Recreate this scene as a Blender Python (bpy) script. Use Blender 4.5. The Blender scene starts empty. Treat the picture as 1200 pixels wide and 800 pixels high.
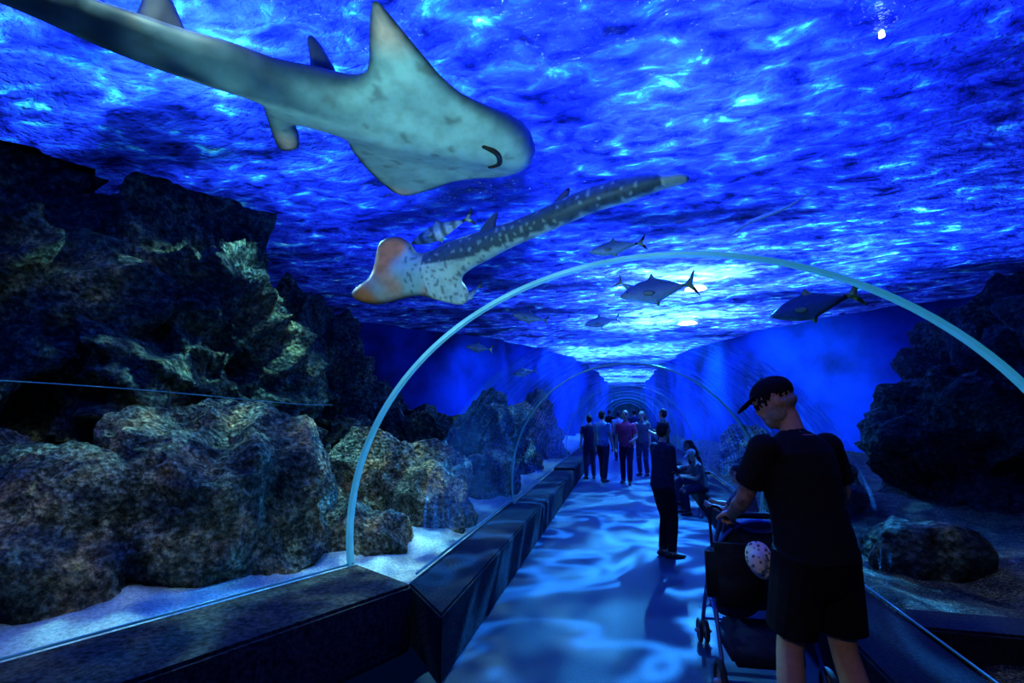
import bpy, bmesh, math, random
import numpy as np
from mathutils import Vector, Matrix, noise, kdtree
from mathutils.geometry import delaunay_2d_cdt
random.seed(4)
scene = bpy.context.scene
scene.view_settings.view_transform = 'Standard'
COL = bpy.context.collection

# ------------------------------------------------------------------ helpers
def V(*a): return Vector(a)

def link(ob, parent=None):
    COL.objects.link(ob)
    if parent: ob.parent = parent
    return ob

def mesh_obj(name, verts, faces, mats=(), smooth=False, parent=None):
    me = bpy.data.meshes.new(name)
    me.from_pydata([tuple(v) for v in verts], [], faces)
    me.update()
    for m in mats: me.materials.append(m)
    if smooth:
        me.polygons.foreach_set('use_smooth', [True]*len(me.polygons))
    return link(bpy.data.objects.new(name, me), parent)

def new_mat(name):
    m = bpy.data.materials.new(name); m.use_nodes = True
    nt = m.node_tree
    for n in list(nt.nodes): nt.nodes.remove(n)
    out = nt.nodes.new('ShaderNodeOutputMaterial')
    return m, nt, out

def N(nt, typ, ins=None, **props):
    n = nt.nodes.new(typ)
    for k, v in props.items(): setattr(n, k, v)
    if ins:
        for k, v in ins.items():
            if isinstance(v, bpy.types.NodeSocket): nt.links.new(v, n.inputs[k])
            else: n.inputs[k].default_value = v
    return n

def ramp(nt, fac, stops, interp='LINEAR'):
    r = nt.nodes.new('ShaderNodeValToRGB'); r.color_ramp.interpolation = interp
    els = r.color_ramp.elements
    while len(els) < len(stops): els.new(0.5)
    for e, (p, c) in zip(els, stops):
        e.position = p; e.color = (c[0], c[1], c[2], 1)
    nt.links.new(fac, r.inputs[0]); return r

def simple_mat(name, col, rough=0.8, metal=0.0, bump=0.0, bscale=40, var=0.25, emis=None, es=0, spec=0.3):
    m, nt, out = new_mat(name)
    tc = N(nt, 'ShaderNodeTexCoord')
    nz = N(nt, 'ShaderNodeTexNoise', {'Vector': tc.outputs['Object'], 'Scale': bscale, 'Detail': 4.0})
    c2 = tuple(max(0, c*(1-var)) for c in col); c3 = tuple(min(1, c*(1+var)) for c in col)
    r = ramp(nt, nz.outputs['Fac'], [(0.3, c2), (0.7, c3)])
    b = N(nt, 'ShaderNodeBsdfPrincipled', {'Base Color': r.outputs[0], 'Roughness': rough, 'Metallic': metal,
                                           'Specular IOR Level': spec})
    if emis:
        b.inputs['Emission Color'].default_value = (*emis, 1); b.inputs['Emission Strength'].default_value = es
    if bump:
        bp = N(nt, 'ShaderNodeBump', {'Height': nz.outputs['Fac'], 'Strength': bump, 'Distance': 0.02})
        nt.links.new(bp.outputs[0], b.inputs['Normal'])
    nt.links.new(b.outputs[0], out.inputs[0])
    return m

def vcol_mat(name, rough=0.55, nscale=18, dark=0.6):
    m, nt, out = new_mat(name)
    at = N(nt, 'ShaderNodeAttribute', attribute_name='Col')
    tc = N(nt, 'ShaderNodeTexCoord')
    nz = N(nt, 'ShaderNodeTexNoise', {'Vector': tc.outputs['Object'], 'Scale': nscale, 'Detail': 5.0})
    r = ramp(nt, nz.outputs['Fac'], [(0.35, (dark,)*3), (0.6, (1, 1, 1))])
    mx = N(nt, 'ShaderNodeMix', data_type='RGBA', blend_type='MULTIPLY')
    mx.inputs[0].default_value = 1
    nt.links.new(at.outputs['Color'], mx.inputs[6]); nt.links.new(r.outputs[0], mx.inputs[7])
    b = N(nt, 'ShaderNodeBsdfPrincipled', {'Base Color': mx.outputs[2], 'Roughness': rough, 'Specular IOR Level': 0.3})
    bp = N(nt, 'ShaderNodeBump', {'Height': nz.outputs['Fac'], 'Strength': 0.25, 'Distance': 0.01})
    nt.links.new(bp.outputs[0], b.inputs['Normal'])
    nt.links.new(b.outputs[0], out.inputs[0])
    return m

def tube_geo(pts, radii, seg=12, side=Vector((1, 0, 0)), rounded=True, closed=False):
    """elliptical tube; radii float or (rx,ry)"""
    P = [Vector(p) for p in pts]
    R = [(r, r) if not isinstance(r, (tuple, list)) else r for r in radii]
    n = len(P); verts = []; rings = []
    sd = Vector(side)
    def frame(t, sd):
        s = sd - t*sd.dot(t)
        if s.length < 1e-4:
            s = Vector((0, 1, 0)) - t*t.y
            if s.length < 1e-4: s = Vector((0, 0, 1))
        s.normalize(); return s, t.cross(s).normalized()
    rings_def = []
    for i in range(n):
        if closed: t = (P[(i+1) % n]-P[i-1])
        else:
            a = P[max(i-1, 0)]; b = P[min(i+1, n-1)]; t = b-a
        t = t.normalized() if t.length > 1e-9 else Vector((0, 0, 1))
        rings_def.append((P[i], t, R[i]))
    if rounded and not closed:
        p, t, r = rings_def[0]; m = min(r)
        st = [(p - t*m*k, t, (r[0]*q, r[1]*q)) for k, q in ((0.97, .25), (.8, .6), (.45, .89))]
        p, t, r = rings_def[-1]; m = min(r)
        en = [(p + t*m*k, t, (r[0]*q, r[1]*q)) for k, q in ((.45, .89), (.8, .6), (.97, .25))]
        rings_def = st + rings_def + en
    for p, t, r in rings_def:
        s, u = frame(t, sd)
        ring = []
        for k in range(seg):
            a = 2*math.pi*k/seg
            ring.append(len(verts)); verts.append(p + s*math.cos(a)*r[0] + u*math.sin(a)*r[1])
        rings.append(ring)
    faces = []
    m = len(rings)
    for i in range(m if closed else m-1):
        A = rings[i]; B = rings[(i+1) % m]
        for k in range(seg):
            faces.append((A[k], A[(k+1) % seg], B[(k+1) % seg], B[k]))
    if not closed:
        faces.append(tuple(reversed(rings[0]))); faces.append(tuple(rings[-1]))
    return verts, faces

def cat(pts, n, closed=False):
    out = []; L = len(pts)
    rng = L if closed else L-1
    for i in range(rng):
        p0 = Vector(pts[(i-1) % L if closed else max(i-1, 0)]); p1 = Vector(pts[i])
        p2 = Vector(pts[(i+1) % L]); p3 = Vector(pts[(i+2) % L if closed else min(i+2, L-1)])
        for k in range(n):
            t = k/n
            out.append(0.5*((2*p1)+(p2-p0)*t+(2*p0-5*p1+4*p2-p3)*t*t+(3*p1-p0-3*p2+p3)*t**3))
    if not closed: out.append(Vector(pts[-1]))
    return out

class Geo:
    def __init__(s): s.v = []; s.f = []; s.m = []
    def add(s, vf, mi=0, M=None):
        v, f = vf; o = len(s.v)
        s.v += [(M @ Vector(x)) if M else Vector(x) for x in v]
        s.f += [tuple(i+o for i in q) for q in f]; s.m += [mi]*len(f)
    def obj(s, name, mats, smooth=True, parent=None):
        ob = mesh_obj(name, s.v, s.f, mats, smooth, parent)
        ob.data.polygons.foreach_set('material_index', s.m)
        return ob

def box_geo(c, s, bev=0):
    bm = bmesh.new(); bmesh.ops.create_cube(bm, size=1)
    for v in bm.verts: v.co = Vector((v.co.x*s[0], v.co.y*s[1], v.co.z*s[2])) + Vector(c)
    if bev: bmesh.ops.bevel(bm, geom=bm.edges[:], offset=bev, segments=2, affect='EDGES')
    bm.verts.index_update()
    r = ([v.co.copy() for v in bm.verts], [tuple(v.index for v in f.verts) for f in bm.faces]); bm.free(); return r

def prism(name, poly, z0, z1, mat, bev=0.015):
    bm = bmesh.new()
    vs = [bm.verts.new((x, y, z0)) for x, y in poly]
    f = bm.faces.new(vs); f.normal_update()
    r = bmesh.ops.extrude_face_region(bm, geom=[f])
    for e in r['geom']:
        if isinstance(e, bmesh.types.BMVert): e.co.z = z1
    bmesh.ops.recalc_face_normals(bm, faces=bm.faces)
    if bev: bmesh.ops.bevel(bm, geom=[e for e in bm.edges], offset=bev, segments=2, affect='EDGES')
    me = bpy.data.meshes.new(name); bm.to_mesh(me); bm.free(); me.materials.append(mat)
    return link(bpy.data.objects.new(name, me))

def poly_dist(P, Q):
    A = Q; B = np.roll(Q, -1, axis=0); d = B-A; L = (d**2).sum(1)+1e-12
    best = np.full(len(P), 1e9)
    for a, dd, l in zip(A, d, L):
        t = np.clip(((P-a)@dd)/l, 0, 1); q = a+t[:, None]*dd
        best = np.minimum(best, np.hypot(*(P-q).T))
    return best
def seg_dist(P, Q):
    best = np.full(len(P), 1e9)
    for a, b in zip(Q[:-1], Q[1:]):
        dd = b-a; l = (dd**2).sum()+1e-12
        t = np.clip(((P-a)@dd)/l, 0, 1); q = a+t[:, None]*dd
        best = np.minimum(best, np.hypot(*(P-q).T))
    return best
def inside(P, Q):
    x, y = P.T; c = np.zeros(len(P), bool)
    for (x1, y1), (x2, y2) in zip(Q, np.roll(Q, -1, axis=0)):
        if y1 == y2: continue
        k = ((y1 > y) != (y2 > y)) & (x < (x2-x1)*(y-y1)/(y2-y1)+x1)
        c ^= k
    return c

def inflate_geo(outline, spine, tmin, tmax, w, D, step, sub=4):
    O = [Vector((a[0], a[1], 0)) for a in outline]
    Q = np.array([(p.x, p.y) for p in cat(O, sub, True)])
    mn = Q.min(0); mx = Q.max(0)
    gx, gy = np.meshgrid(np.arange(mn[0], mx[0], step), np.arange(mn[1], mx[1], step))
    G = np.stack([gx.ravel(), gy.ravel()], 1)
    G = G + (np.random.RandomState(1).rand(*G.shape)-.5)*step*.2
    G = G[inside(G, Q)]; G = G[poly_dist(G, Q) > step*.5]
    allp = np.vstack([Q, G]); n = len(Q)
    edges = [(i, (i+1) % n) for i in range(n)]
    vc, ed, fc, ov, oe, of = delaunay_2d_cdt([Vector(p) for p in allp], edges, [], 1, 1e-6)
    P = np.array([(v.x, v.y) for v in vc])
    d = poly_dist(P, Q); ds = seg_dist(P, np.array(spine, float))
    e = np.sqrt(np.clip(1-(1-np.minimum(d/D, 1))**2, 0, 1))
    h = e*(tmin + tmax*np.exp(-(ds/w)**2))
    return P, h, d, ds, [tuple(f) for f in fc]

def inflate_obj(name, outline, spine, O, U, Vv, W, tmin, tmax, w, D, step, colfn, mat, topscale=1.0, sub=4, parent=None, bend=None, hs=None):
    """W = belly direction"""
    P, h, d, ds, fc = inflate_geo(outline, spine, tmin, tmax, w, D, step, sub)
    O = Vector(O); U = Vector(U); Vv = Vector(Vv); W = Vector(W)
    n = len(P); verts = []; cols = []
    for s in (1, -topscale):
        for (x, y), hh, dd, sp in zip(P, h, d, ds):
            off = bend(x, y) if bend else 0
            if hs: hh = hh*hs(x, y)
            verts.append(O+U*float(x)+Vv*float(y)+W*(float(hh)*s+off)); cols.append((*colfn(x, y, s > 0, dd, sp), 1))
    faces = []
    bd = d < 1e-5
    for f in fc:
        faces.append(f)
        faces.append(tuple((i if bd[i] else i+n) for i in reversed(f)))
    ob = mesh_obj(name, verts, faces, [mat], True, parent)
    ca = ob.data.color_attributes.new('Col', 'FLOAT_COLOR', 'POINT')
    ca.data.foreach_set('color', np.array(cols, dtype=np.float32).ravel())
    bm = bmesh.new(); bm.from_mesh(ob.data)
    bmesh.ops.delete(bm, geom=[v for v in bm.verts if not v.link_faces], context='VERTS')
    bmesh.ops.recalc_face_normals(bm, faces=bm.faces); bm.to_mesh(ob.data); bm.free()
    return ob

def empty(name, loc=(0, 0, 0), rz=0):
    e = bpy.data.objects.new(name, None); e.location = loc; e.rotation_euler = (0, 0, rz); e.empty_display_size = .2
    return link(e)

# ------------------------------------------------------------------ camera
cd = bpy.data.cameras.new('camera'); cam = link(bpy.data.objects.new('camera', cd))
cd.lens = 16.8; cd.sensor_width = 36; cd.clip_start = 0.02
cam.location = (0, 0, 1.65); cam.rotation_euler = (math.radians(98.13), 0, math.radians(13.42))
scene.camera = cam

# ------------------------------------------------------------------ world
w = bpy.data.worlds.new('world'); scene.world = w; w.use_nodes = True
w.node_tree.nodes['Background'].inputs[0].default_value = (0.0, 0.06, 0.45, 1)
w.node_tree.nodes['Background'].inputs[1].default_value = 0.03

# ------------------------------------------------------------------ materials
def rock_mat(name, c1, c2, c3, scale=3.0):
    m, nt, out = new_mat(name)
    tc = N(nt, 'ShaderNodeTexCoord')
    n1 = N(nt, 'ShaderNodeTexNoise', {'Vector': tc.outputs['Object'], 'Scale': scale, 'Detail': 12.0, 'Roughness': .7})
    n2 = N(nt, 'ShaderNodeTexNoise', {'Vector': tc.outputs['Object'], 'Scale': scale*9, 'Detail': 8.0, 'Roughness': .75})
    vo = N(nt, 'ShaderNodeTexVoronoi', {'Vector': tc.outputs['Object'], 'Scale': scale*14})
    r = ramp(nt, n1.outputs['Fac'], [(0.36, c1), (0.5, c2), (0.64, c3)])
    r2 = ramp(nt, n2.outputs['Fac'], [(0.38, (.08,)*3), (0.5, (.55,)*3), (.62, (1.8,)*3)])
    mx = N(nt, 'ShaderNodeMix', data_type='RGBA', blend_type='MULTIPLY'); mx.inputs[0].default_value = 1
    nt.links.new(r.outputs[0], mx.inputs[6]); nt.links.new(r2.outputs[0], mx.inputs[7])
    ad = N(nt, 'ShaderNodeMath', {0: n2.outputs['Fac'], 1: vo.outputs['Distance']}, operation='ADD')
    bp = N(nt, 'ShaderNodeBump', {'Height': ad.outputs[0], 'Strength': 1.0, 'Distance': 0.07})
    b = N(nt, 'ShaderNodeBsdfPrincipled', {'Base Color': mx.outputs[2], 'Roughness': .9, 'Normal': bp.outputs[0], 'Specular IOR Level': .2})
    nt.links.new(b.outputs[0], out.inputs[0]); return m
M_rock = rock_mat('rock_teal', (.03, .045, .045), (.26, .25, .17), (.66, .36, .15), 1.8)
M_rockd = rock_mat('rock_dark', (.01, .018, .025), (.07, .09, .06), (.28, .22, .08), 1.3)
M_rockn = rock_mat('rock_shaded', (.006, .01, .016), (.02, .03, .03), (.07, .06, .04), 1.3)  # near-black copy of rock_dark, right-side gloom put into the colour
M_sand = simple_mat('sand', (.46, .50, .46), .95, bump=.6, bscale=45, var=.35)
M_gravel = rock_mat('gravel', (.06, .06, .04), (.22, .20, .12), (.42, .34, .18), 6)
M_conc = simple_mat('concrete_dark', (.014, .016, .026), .85, bump=.4, bscale=50, var=.6, spec=.06)
M_conc2 = simple_mat('concrete_block', (.05, .045, .04), .8, bump=.6, bscale=35, var=.8, spec=.1)
M_floor = simple_mat('floor_carpet', (.020, .042, .075), .6, bump=.25, bscale=120, var=.35, spec=.2)
M_wallb = simple_mat('wall_haze_blue', (.006, .045, .25), .85, bump=.4, bscale=.6, var=.8)  # blue tint stands in for the haze of deep water
M_walld = simple_mat('wall_dark', (.005, .012, .05), .9, bump=.3, bscale=2, var=.5)

# water surface (seen from below), ripple light painted into its colour
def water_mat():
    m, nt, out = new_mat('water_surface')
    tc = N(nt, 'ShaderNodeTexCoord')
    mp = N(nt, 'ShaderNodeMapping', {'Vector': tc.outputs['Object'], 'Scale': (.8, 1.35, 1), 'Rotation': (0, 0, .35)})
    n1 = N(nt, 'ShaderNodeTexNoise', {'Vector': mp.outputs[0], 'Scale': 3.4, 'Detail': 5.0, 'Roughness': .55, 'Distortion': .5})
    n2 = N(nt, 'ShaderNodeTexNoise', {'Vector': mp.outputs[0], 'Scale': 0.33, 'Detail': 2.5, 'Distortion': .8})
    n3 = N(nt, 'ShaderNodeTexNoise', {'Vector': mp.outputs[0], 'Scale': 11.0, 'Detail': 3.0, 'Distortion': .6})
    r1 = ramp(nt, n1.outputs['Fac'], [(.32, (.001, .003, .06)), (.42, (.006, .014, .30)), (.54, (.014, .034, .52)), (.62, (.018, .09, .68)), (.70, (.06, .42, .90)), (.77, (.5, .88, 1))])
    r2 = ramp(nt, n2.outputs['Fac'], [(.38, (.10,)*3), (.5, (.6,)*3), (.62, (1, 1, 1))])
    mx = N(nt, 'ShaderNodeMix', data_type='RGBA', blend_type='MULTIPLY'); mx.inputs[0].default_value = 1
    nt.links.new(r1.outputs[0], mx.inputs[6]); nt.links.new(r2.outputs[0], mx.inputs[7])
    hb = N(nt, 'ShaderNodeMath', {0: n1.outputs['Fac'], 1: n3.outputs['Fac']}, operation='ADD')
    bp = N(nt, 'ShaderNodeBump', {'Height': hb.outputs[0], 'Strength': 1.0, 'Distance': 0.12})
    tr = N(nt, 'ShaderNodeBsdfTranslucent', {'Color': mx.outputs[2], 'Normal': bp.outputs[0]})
    em = N(nt, 'ShaderNodeEmission', {'Color': mx.outputs[2], 'Strength': 0.13})  # painted glow: noise colours stand in for light coming through the water
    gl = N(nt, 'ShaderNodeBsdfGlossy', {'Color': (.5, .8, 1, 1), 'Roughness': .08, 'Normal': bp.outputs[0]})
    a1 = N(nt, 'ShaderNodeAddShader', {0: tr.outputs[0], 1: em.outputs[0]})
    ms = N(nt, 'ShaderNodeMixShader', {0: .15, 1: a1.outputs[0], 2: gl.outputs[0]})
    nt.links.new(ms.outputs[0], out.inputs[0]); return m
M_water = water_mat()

def glass_mat(name, blend, k):
    m, nt, out = new_mat(name)
    fr = N(nt, 'ShaderNodeLayerWeight', {'Blend': blend})
    tc = N(nt, 'ShaderNodeTexCoord')
    tp = N(nt, 'ShaderNodeBsdfTransparent', {'Color': (.90, .96, 1, 1)})
    gl = N(nt, 'ShaderNodeBsdfGlossy', {'Color': (.6, .85, 1, 1), 'Roughness': .03})
    mp = N(nt, 'ShaderNodeMapping', {'Vector': tc.outputs['Object'], 'Scale': (1, 3.0, .35)})
    nz = N(nt, 'ShaderNodeTexNoise', {'Vector': mp.outputs[0], 'Scale': 1.6, 'Detail': 1.0})
    bp = N(nt, 'ShaderNodeBump', {'Height': nz.outputs['Fac'], 'Strength': .35, 'Distance': .05}); nt.links.new(bp.outputs[0], gl.inputs['Normal'])
    mu = N(nt, 'ShaderNodeMath', {0: fr.outputs['Fresnel'], 1: k}, operation='MULTIPLY')
    ms = N(nt, 'ShaderNodeMixShader', {0: mu.outputs[0], 1: tp.outputs[0], 2: gl.outputs[0]})
    nt.links.new(ms.outputs[0], out.inputs[0]); return m
M_glass = glass_mat('acrylic', .40, .9); M_glass2 = glass_mat('acrylic_flared', .06, .3)
M_ring = simple_mat('ring_metal', (.25, .50, .60), .35, metal=.2, var=.3, bscale=3, emis=(.03, .32, .52), es=.5)  # emission stands in for lamplight falling on the front arch
M_ring2 = simple_mat('ring_metal_far', (.08, .16, .24), .35, metal=.4, var=.15, bscale=6, emis=(.01, .14, .30), es=.28)  # faint emission brightens far arches and trim in place of lamplight

# ------------------------------------------------------------------ water surface
YE = 70.0
nx, ny = 170, 420
vs = []; fs = []
for j in range(ny+1):
    y = -5+(YE+4.9)*(j/ny)**1.7
    for i in range(nx+1):
        x = -11.9+22.8*i/nx
        z = 4.5+.06*noise.noise(V(x*1.3, y*1.3, 0))+.02*noise.noise(V(x*4, y*4, 3))+.04*min(1, max(0, (y-7)/6))*noise.noise(V(x*.8, y*2.0, 8))
        vs.append((x, y, z))
for j in range(ny):
    for i in range(nx):
        a = j*(nx+1)+i; fs.append((a, a+1, a+nx+2, a+nx+1))
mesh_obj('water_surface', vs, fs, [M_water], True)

# ------------------------------------------------------------------ tank walls
def wall(name, c, s, mat):
    g = Geo(); g.add(box_geo(c, s)); return g.obj(name, [mat], False)
wall('wall_left', (-12.1, 32.5, 2.2), (.2, 77, 5.2), M_walld)
wall('wall_right', (11.1, 32.5, 2.2), (.2, 77, 5.2), M_walld)
wall('wall_back', (0, YE+.1, 2.2), (24, .2, 5.2), M_walld)
WL = [(-11.7, 9.5), (-8.6, 13.2), (-5.4, 17.5), (-3.1, 24), (-2.2, 34), (-2.0, 48), (-2, 69)]
WR = [(10.7, 11), (8.2, 13.8), (5.2, 17.2), (3.0, 23.5), (2.2, 34), (2.0, 48), (2, 69)]
def curved_wall(name, pts, seed):
    c = cat([V(x, y, 0) for x, y in pts], 24); vs = []; fs = []; nz_ = 14
    for i, p in enumerate(c):
        t = (c[min(i+1, len(c)-1)]-c[max(i-1, 0)]).normalized(); nn = V(-t.y, t.x, 0)
        for k in range(nz_+1):
            z = 4.42*k/nz_
            o = .28*noise.noise(V(p.x*.8, p.y*.8, z*.5+seed))+.07*math.sin(i*.55+seed)  # sine flutes shape vertical streaks in place of reflections on the acrylic
            q = p+nn*o; vs.append((q.x, q.y, z))
    for i in range(len(c)-1):
        for k in range(nz_): a = (nz_+1)*i+k; fs.append((a, a+nz_+1, a+nz_+2, a+1))
    mesh_obj(name, vs, fs, [M_wallb], True)
curved_wall('wall_tank_left', WL, 1)
curved_wall('wall_tank_right', WR, 4)

# ------------------------------------------------------------------ floor & curbs
mesh_obj('floor', [(-3.2, -4, 0), (3.2, -4, 0), (1.16, 3.6, 0), (1.16, YE, 0), (-1.16, YE, 0), (-1.16, 3.6, 0)], [(0, 1, 2, 3, 4, 5)], [M_floor])
prism('curb_entrance', [(-1.5, 3.3), (-2.13, 3.62), (-3.0, 1.88), (-4.0, -.05), (-3.45, -.3), (-2.35, 1.62)], 0, .44, M_conc2, .02)
def curb(name, sgn, y0, y1, h):
    if sgn < 0 and y0 < 3.3:
        poly = [(-1.15, y0), (-1.15, y1), (-1.6, y1), (-1.6, 3.42), (-1.49, 3.31)]
    else:
        poly = [(sgn*1.15, y0), (sgn*1.15, y1), (sgn*1.6, y1), (sgn*1.6, y0)]
    prism(name, poly, 0, h, M_conc, .015)
curb('curb_left', -1, 2.95, 6.6, .40); curb('curb_left', -1, 6.62, 10.6, .36); curb('curb_left', -1, 10.62, YE-.05, .40)
curb('curb_right', 1, -3, 6.6, .40); curb('curb_right', 1, 6.62, 10.6, .36); curb('curb_right', 1, 10.62, YE-.05, .40)
prism('curb_ring_foot', [(1.62, 3.45), (2.85, 3.45), (2.85, 3.75), (1.62, 3.75)], 0, .40, M_conc)
g = Geo()
g.add(tube_geo([(-1.61, 3.6, .41), (-1.61, 34, .41)], [.010, .010], 8)); g.add(tube_geo([(1.61, -3, .41), (1.61, 34, .41)], [.006, .006], 8))
g.add(tube_geo([(-3.9, .1, .45), (-3.0, 1.88, .45), (-2.15, 3.58, .45)], [.008]*3, 8))
g.obj('trim_1', [M_ring2])

# ------------------------------------------------------------------ seabeds
def xb(y):
    if y > 3.6: return 1.62
    if y > 3.4: return 1.62+(3.6-y)*2.5
    return 2.12+(3.57-y)*.515
def wall_x(y, pts, default):
    if y < pts[0][1]: return default
    for (x0, y0), (x1, y1) in zip(pts[:-1], pts[1:]):
        if y0 <= y <= y1: return abs(x0+(x1-x0)*(y-y0)/(y1-y0))+.35
    return 2.2
def bed(name, sgn, mat, zb, xmax, ymax):
    vs = []; fs = []; nu, nv = 90, 150
    for j in range(nv+1):
        y = -3+(ymax+3)*(j/nv)**1.6
        x0 = xb(y) if sgn < 0 else 1.62
        xm = min(xmax, wall_x(y, WL if sgn < 0 else WR, xmax))
        for i in range(nu+1):
            t = (i/nu)**1.6; x = sgn*(x0+(xm-x0)*t)
            z = zb+.10*noise.noise(V(x*.9, y*.9, 1))+.03*noise.noise(V(x*4, y*4, 5))+.25*min(1, (abs(x)-x0)*.35)+.012*math.sin(x*14+3*noise.noise(V(x, y, 0)))
            vs.append((x, y, z))
    for j in range(nv):
        for i in range(nu):
            a = j*(nu+1)+i; fs.append((a, a+1, a+nu+2, a+nu+1) if sgn > 0 else (a, a+nu+1, a+nu+2, a+1))
    mesh_obj(name, vs, fs, [mat], True)
bed('sand_bed', -1, M_sand, .24, 11.9, 40); bed('gravel_bed', 1, M_gravel, .20, 10.9, 40)

# ------------------------------------------------------------------ rocks
def rock(name, c, r, seed, mat, sub=6, amp=.35, freq=1.1):
    bm = bmesh.new(); bmesh.ops.create_icosphere(bm, subdivisions=sub, radius=1)
    o = V(seed*3.1, seed*1.7, seed*.9)
    for v in bm.verts:
        n0 = v.co.normalized(); p = V(n0.x*r[0], n0.y*r[1], n0.z*r[2])
        q = p*freq+o
        d = noise.noise(q)*amp + abs(noise.noise(q*2.1))*amp*-.7 + noise.noise(q*4.3)*amp*.18 + abs(noise.noise(q*9))*amp*-.14 + noise.noise(q*19)*amp*.05
        ax = abs(n0.x)**2.6+abs(n0.y)**2.6+abs(n0.z)**2.6
        k = ax**(-1/2.6)
        v.co = Vector(c)+p*(0.55+.45*k)+n0*d*min(r)*1.0
        v.co.z = min(v.co.z, 4.36)
    me = bpy.data.meshes.new(name); bm.to_mesh(me); bm.free(); me.materials.append(mat)
    me.polygons.foreach_set('use_smooth', [True]*len(me.polygons))
    return link(bpy.data.objects.new(name, me))
rock('boulder', (-4.0, 3.95, .45), (1.35, .90, 1.42), 1, M_rock, 7, .5, .8)
rock('boulder', (-5.0, 2.75, .30), (1.3, .80, 1.34), 2, M_rock, 7, .5, .8)
rock('boulder', (-2.95, 5.9, .25), (1.0, .8, 1.20), 3, M_rock, 6, .5)
rock('boulder', (-2.75, 4.65, .05), (.65, .55, .66), 4, M_rock, 6, .5)
rock('boulder', (-2.35, 8.2, .2), (.5, .9, .8), 9, M_rock, 5, .5)
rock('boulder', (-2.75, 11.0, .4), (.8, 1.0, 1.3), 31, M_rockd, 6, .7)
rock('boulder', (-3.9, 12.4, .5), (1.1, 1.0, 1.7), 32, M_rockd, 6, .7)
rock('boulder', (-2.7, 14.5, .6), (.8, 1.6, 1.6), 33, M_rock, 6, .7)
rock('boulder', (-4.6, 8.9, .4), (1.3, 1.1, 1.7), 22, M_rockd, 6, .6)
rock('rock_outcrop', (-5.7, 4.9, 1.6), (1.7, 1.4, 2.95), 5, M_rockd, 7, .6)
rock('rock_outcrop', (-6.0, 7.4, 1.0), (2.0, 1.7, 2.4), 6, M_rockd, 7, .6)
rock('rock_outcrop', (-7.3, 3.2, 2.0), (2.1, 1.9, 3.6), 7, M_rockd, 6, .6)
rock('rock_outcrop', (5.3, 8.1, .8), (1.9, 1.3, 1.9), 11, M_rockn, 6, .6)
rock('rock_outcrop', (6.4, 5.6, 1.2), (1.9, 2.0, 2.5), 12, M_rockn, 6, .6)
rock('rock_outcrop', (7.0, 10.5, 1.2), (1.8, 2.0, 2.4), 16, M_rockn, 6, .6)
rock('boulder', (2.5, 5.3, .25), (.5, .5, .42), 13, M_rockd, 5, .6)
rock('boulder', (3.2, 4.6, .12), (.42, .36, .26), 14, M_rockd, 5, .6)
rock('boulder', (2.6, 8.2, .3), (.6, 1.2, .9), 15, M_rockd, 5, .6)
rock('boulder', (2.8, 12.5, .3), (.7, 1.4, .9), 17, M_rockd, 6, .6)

# ------------------------------------------------------------------ tunnel rings and acrylic
def arch_pts(cx, a, b, zc, zf, y, n=64):
    th0 = math.asin(max(-1, min(1, (zf-zc)/b)))
    return [V(cx+a*math.cos(t), y, zc+b*math.sin(t)) for t in [th0+(math.pi-2*th0)*i/n for i in range(n+1)]]
def ring(name, cx, a, b, zc, zf, y, wr, dy, mat):
    pts = arch_pts(cx, a, b, zc, zf, y); vs = []; fs = []
    c = V(cx, y, zc)
    for p in pts:
        n = (p-c); n = V(n.x/a**2, 0, n.z/b**2).normalized()
        for s, d in ((0, -dy), (wr, -dy), (wr, dy), (0, dy)):
            vs.append(p+n*s+V(0, d, 0))
    m = len(pts)
    for i in range(m-1):
        for k in range(4):
            fs.append((4*i+k, 4*i+(k+1) % 4, 4*i+4+(k+1) % 4, 4*i+4+k))
    fs += [(3, 2, 1, 0), (4*m-4, 4*m-3, 4*m-2, 4*m-1)]
    ob = mesh_obj(name, vs, fs, [mat]); 
    md = ob.modifiers.new('b', 'BEVEL'); md.width = .006; md.segments = 2
    return ob
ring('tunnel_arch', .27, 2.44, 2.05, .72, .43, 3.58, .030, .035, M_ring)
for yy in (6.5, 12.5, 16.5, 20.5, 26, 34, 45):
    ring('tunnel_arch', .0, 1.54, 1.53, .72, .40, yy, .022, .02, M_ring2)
def shell(name, secs, mat):
    vs = []; fs = []; n = 64
    for (cx, a, b, zc, zf, y) in secs: vs += arch_pts(cx, a, b, zc, zf, y, n)
    for j in range(len(secs)-1):
        for i in range(n):
            q = j*(n+1)+i; fs.append((q, q+1, q+n+2, q+n+1))
    return mesh_obj(name, vs, fs, [mat], True)
shell('tunnel_glass', [(0, 1.58, 1.56, .72, .41, y) for y in (3.62, 6.5, 10.5, 15, 24, 40, YE-.1)], M_glass)
shell('tunnel_glass', [(.27, 2.46, 2.07, .72, .44, 3.55), (-.05, 3.25, 2.3, .72, .44, 1.9), (-.2, 4.1, 2.5, .72, .44, .1), (-.2, 4.3, 2.6, .72, .44, -3)], M_glass2)
g = Geo(); g.add(tube_geo(cat([(-3.6, 1.55, 1.83), (-3.05, 2.4, 1.78), (-2.6, 3.3, 1.7), (-2.35, 3.5, 1.69)], 6), [.003]*19, 6)); g.obj('acrylic_joint_seal', [M_ring2])

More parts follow.
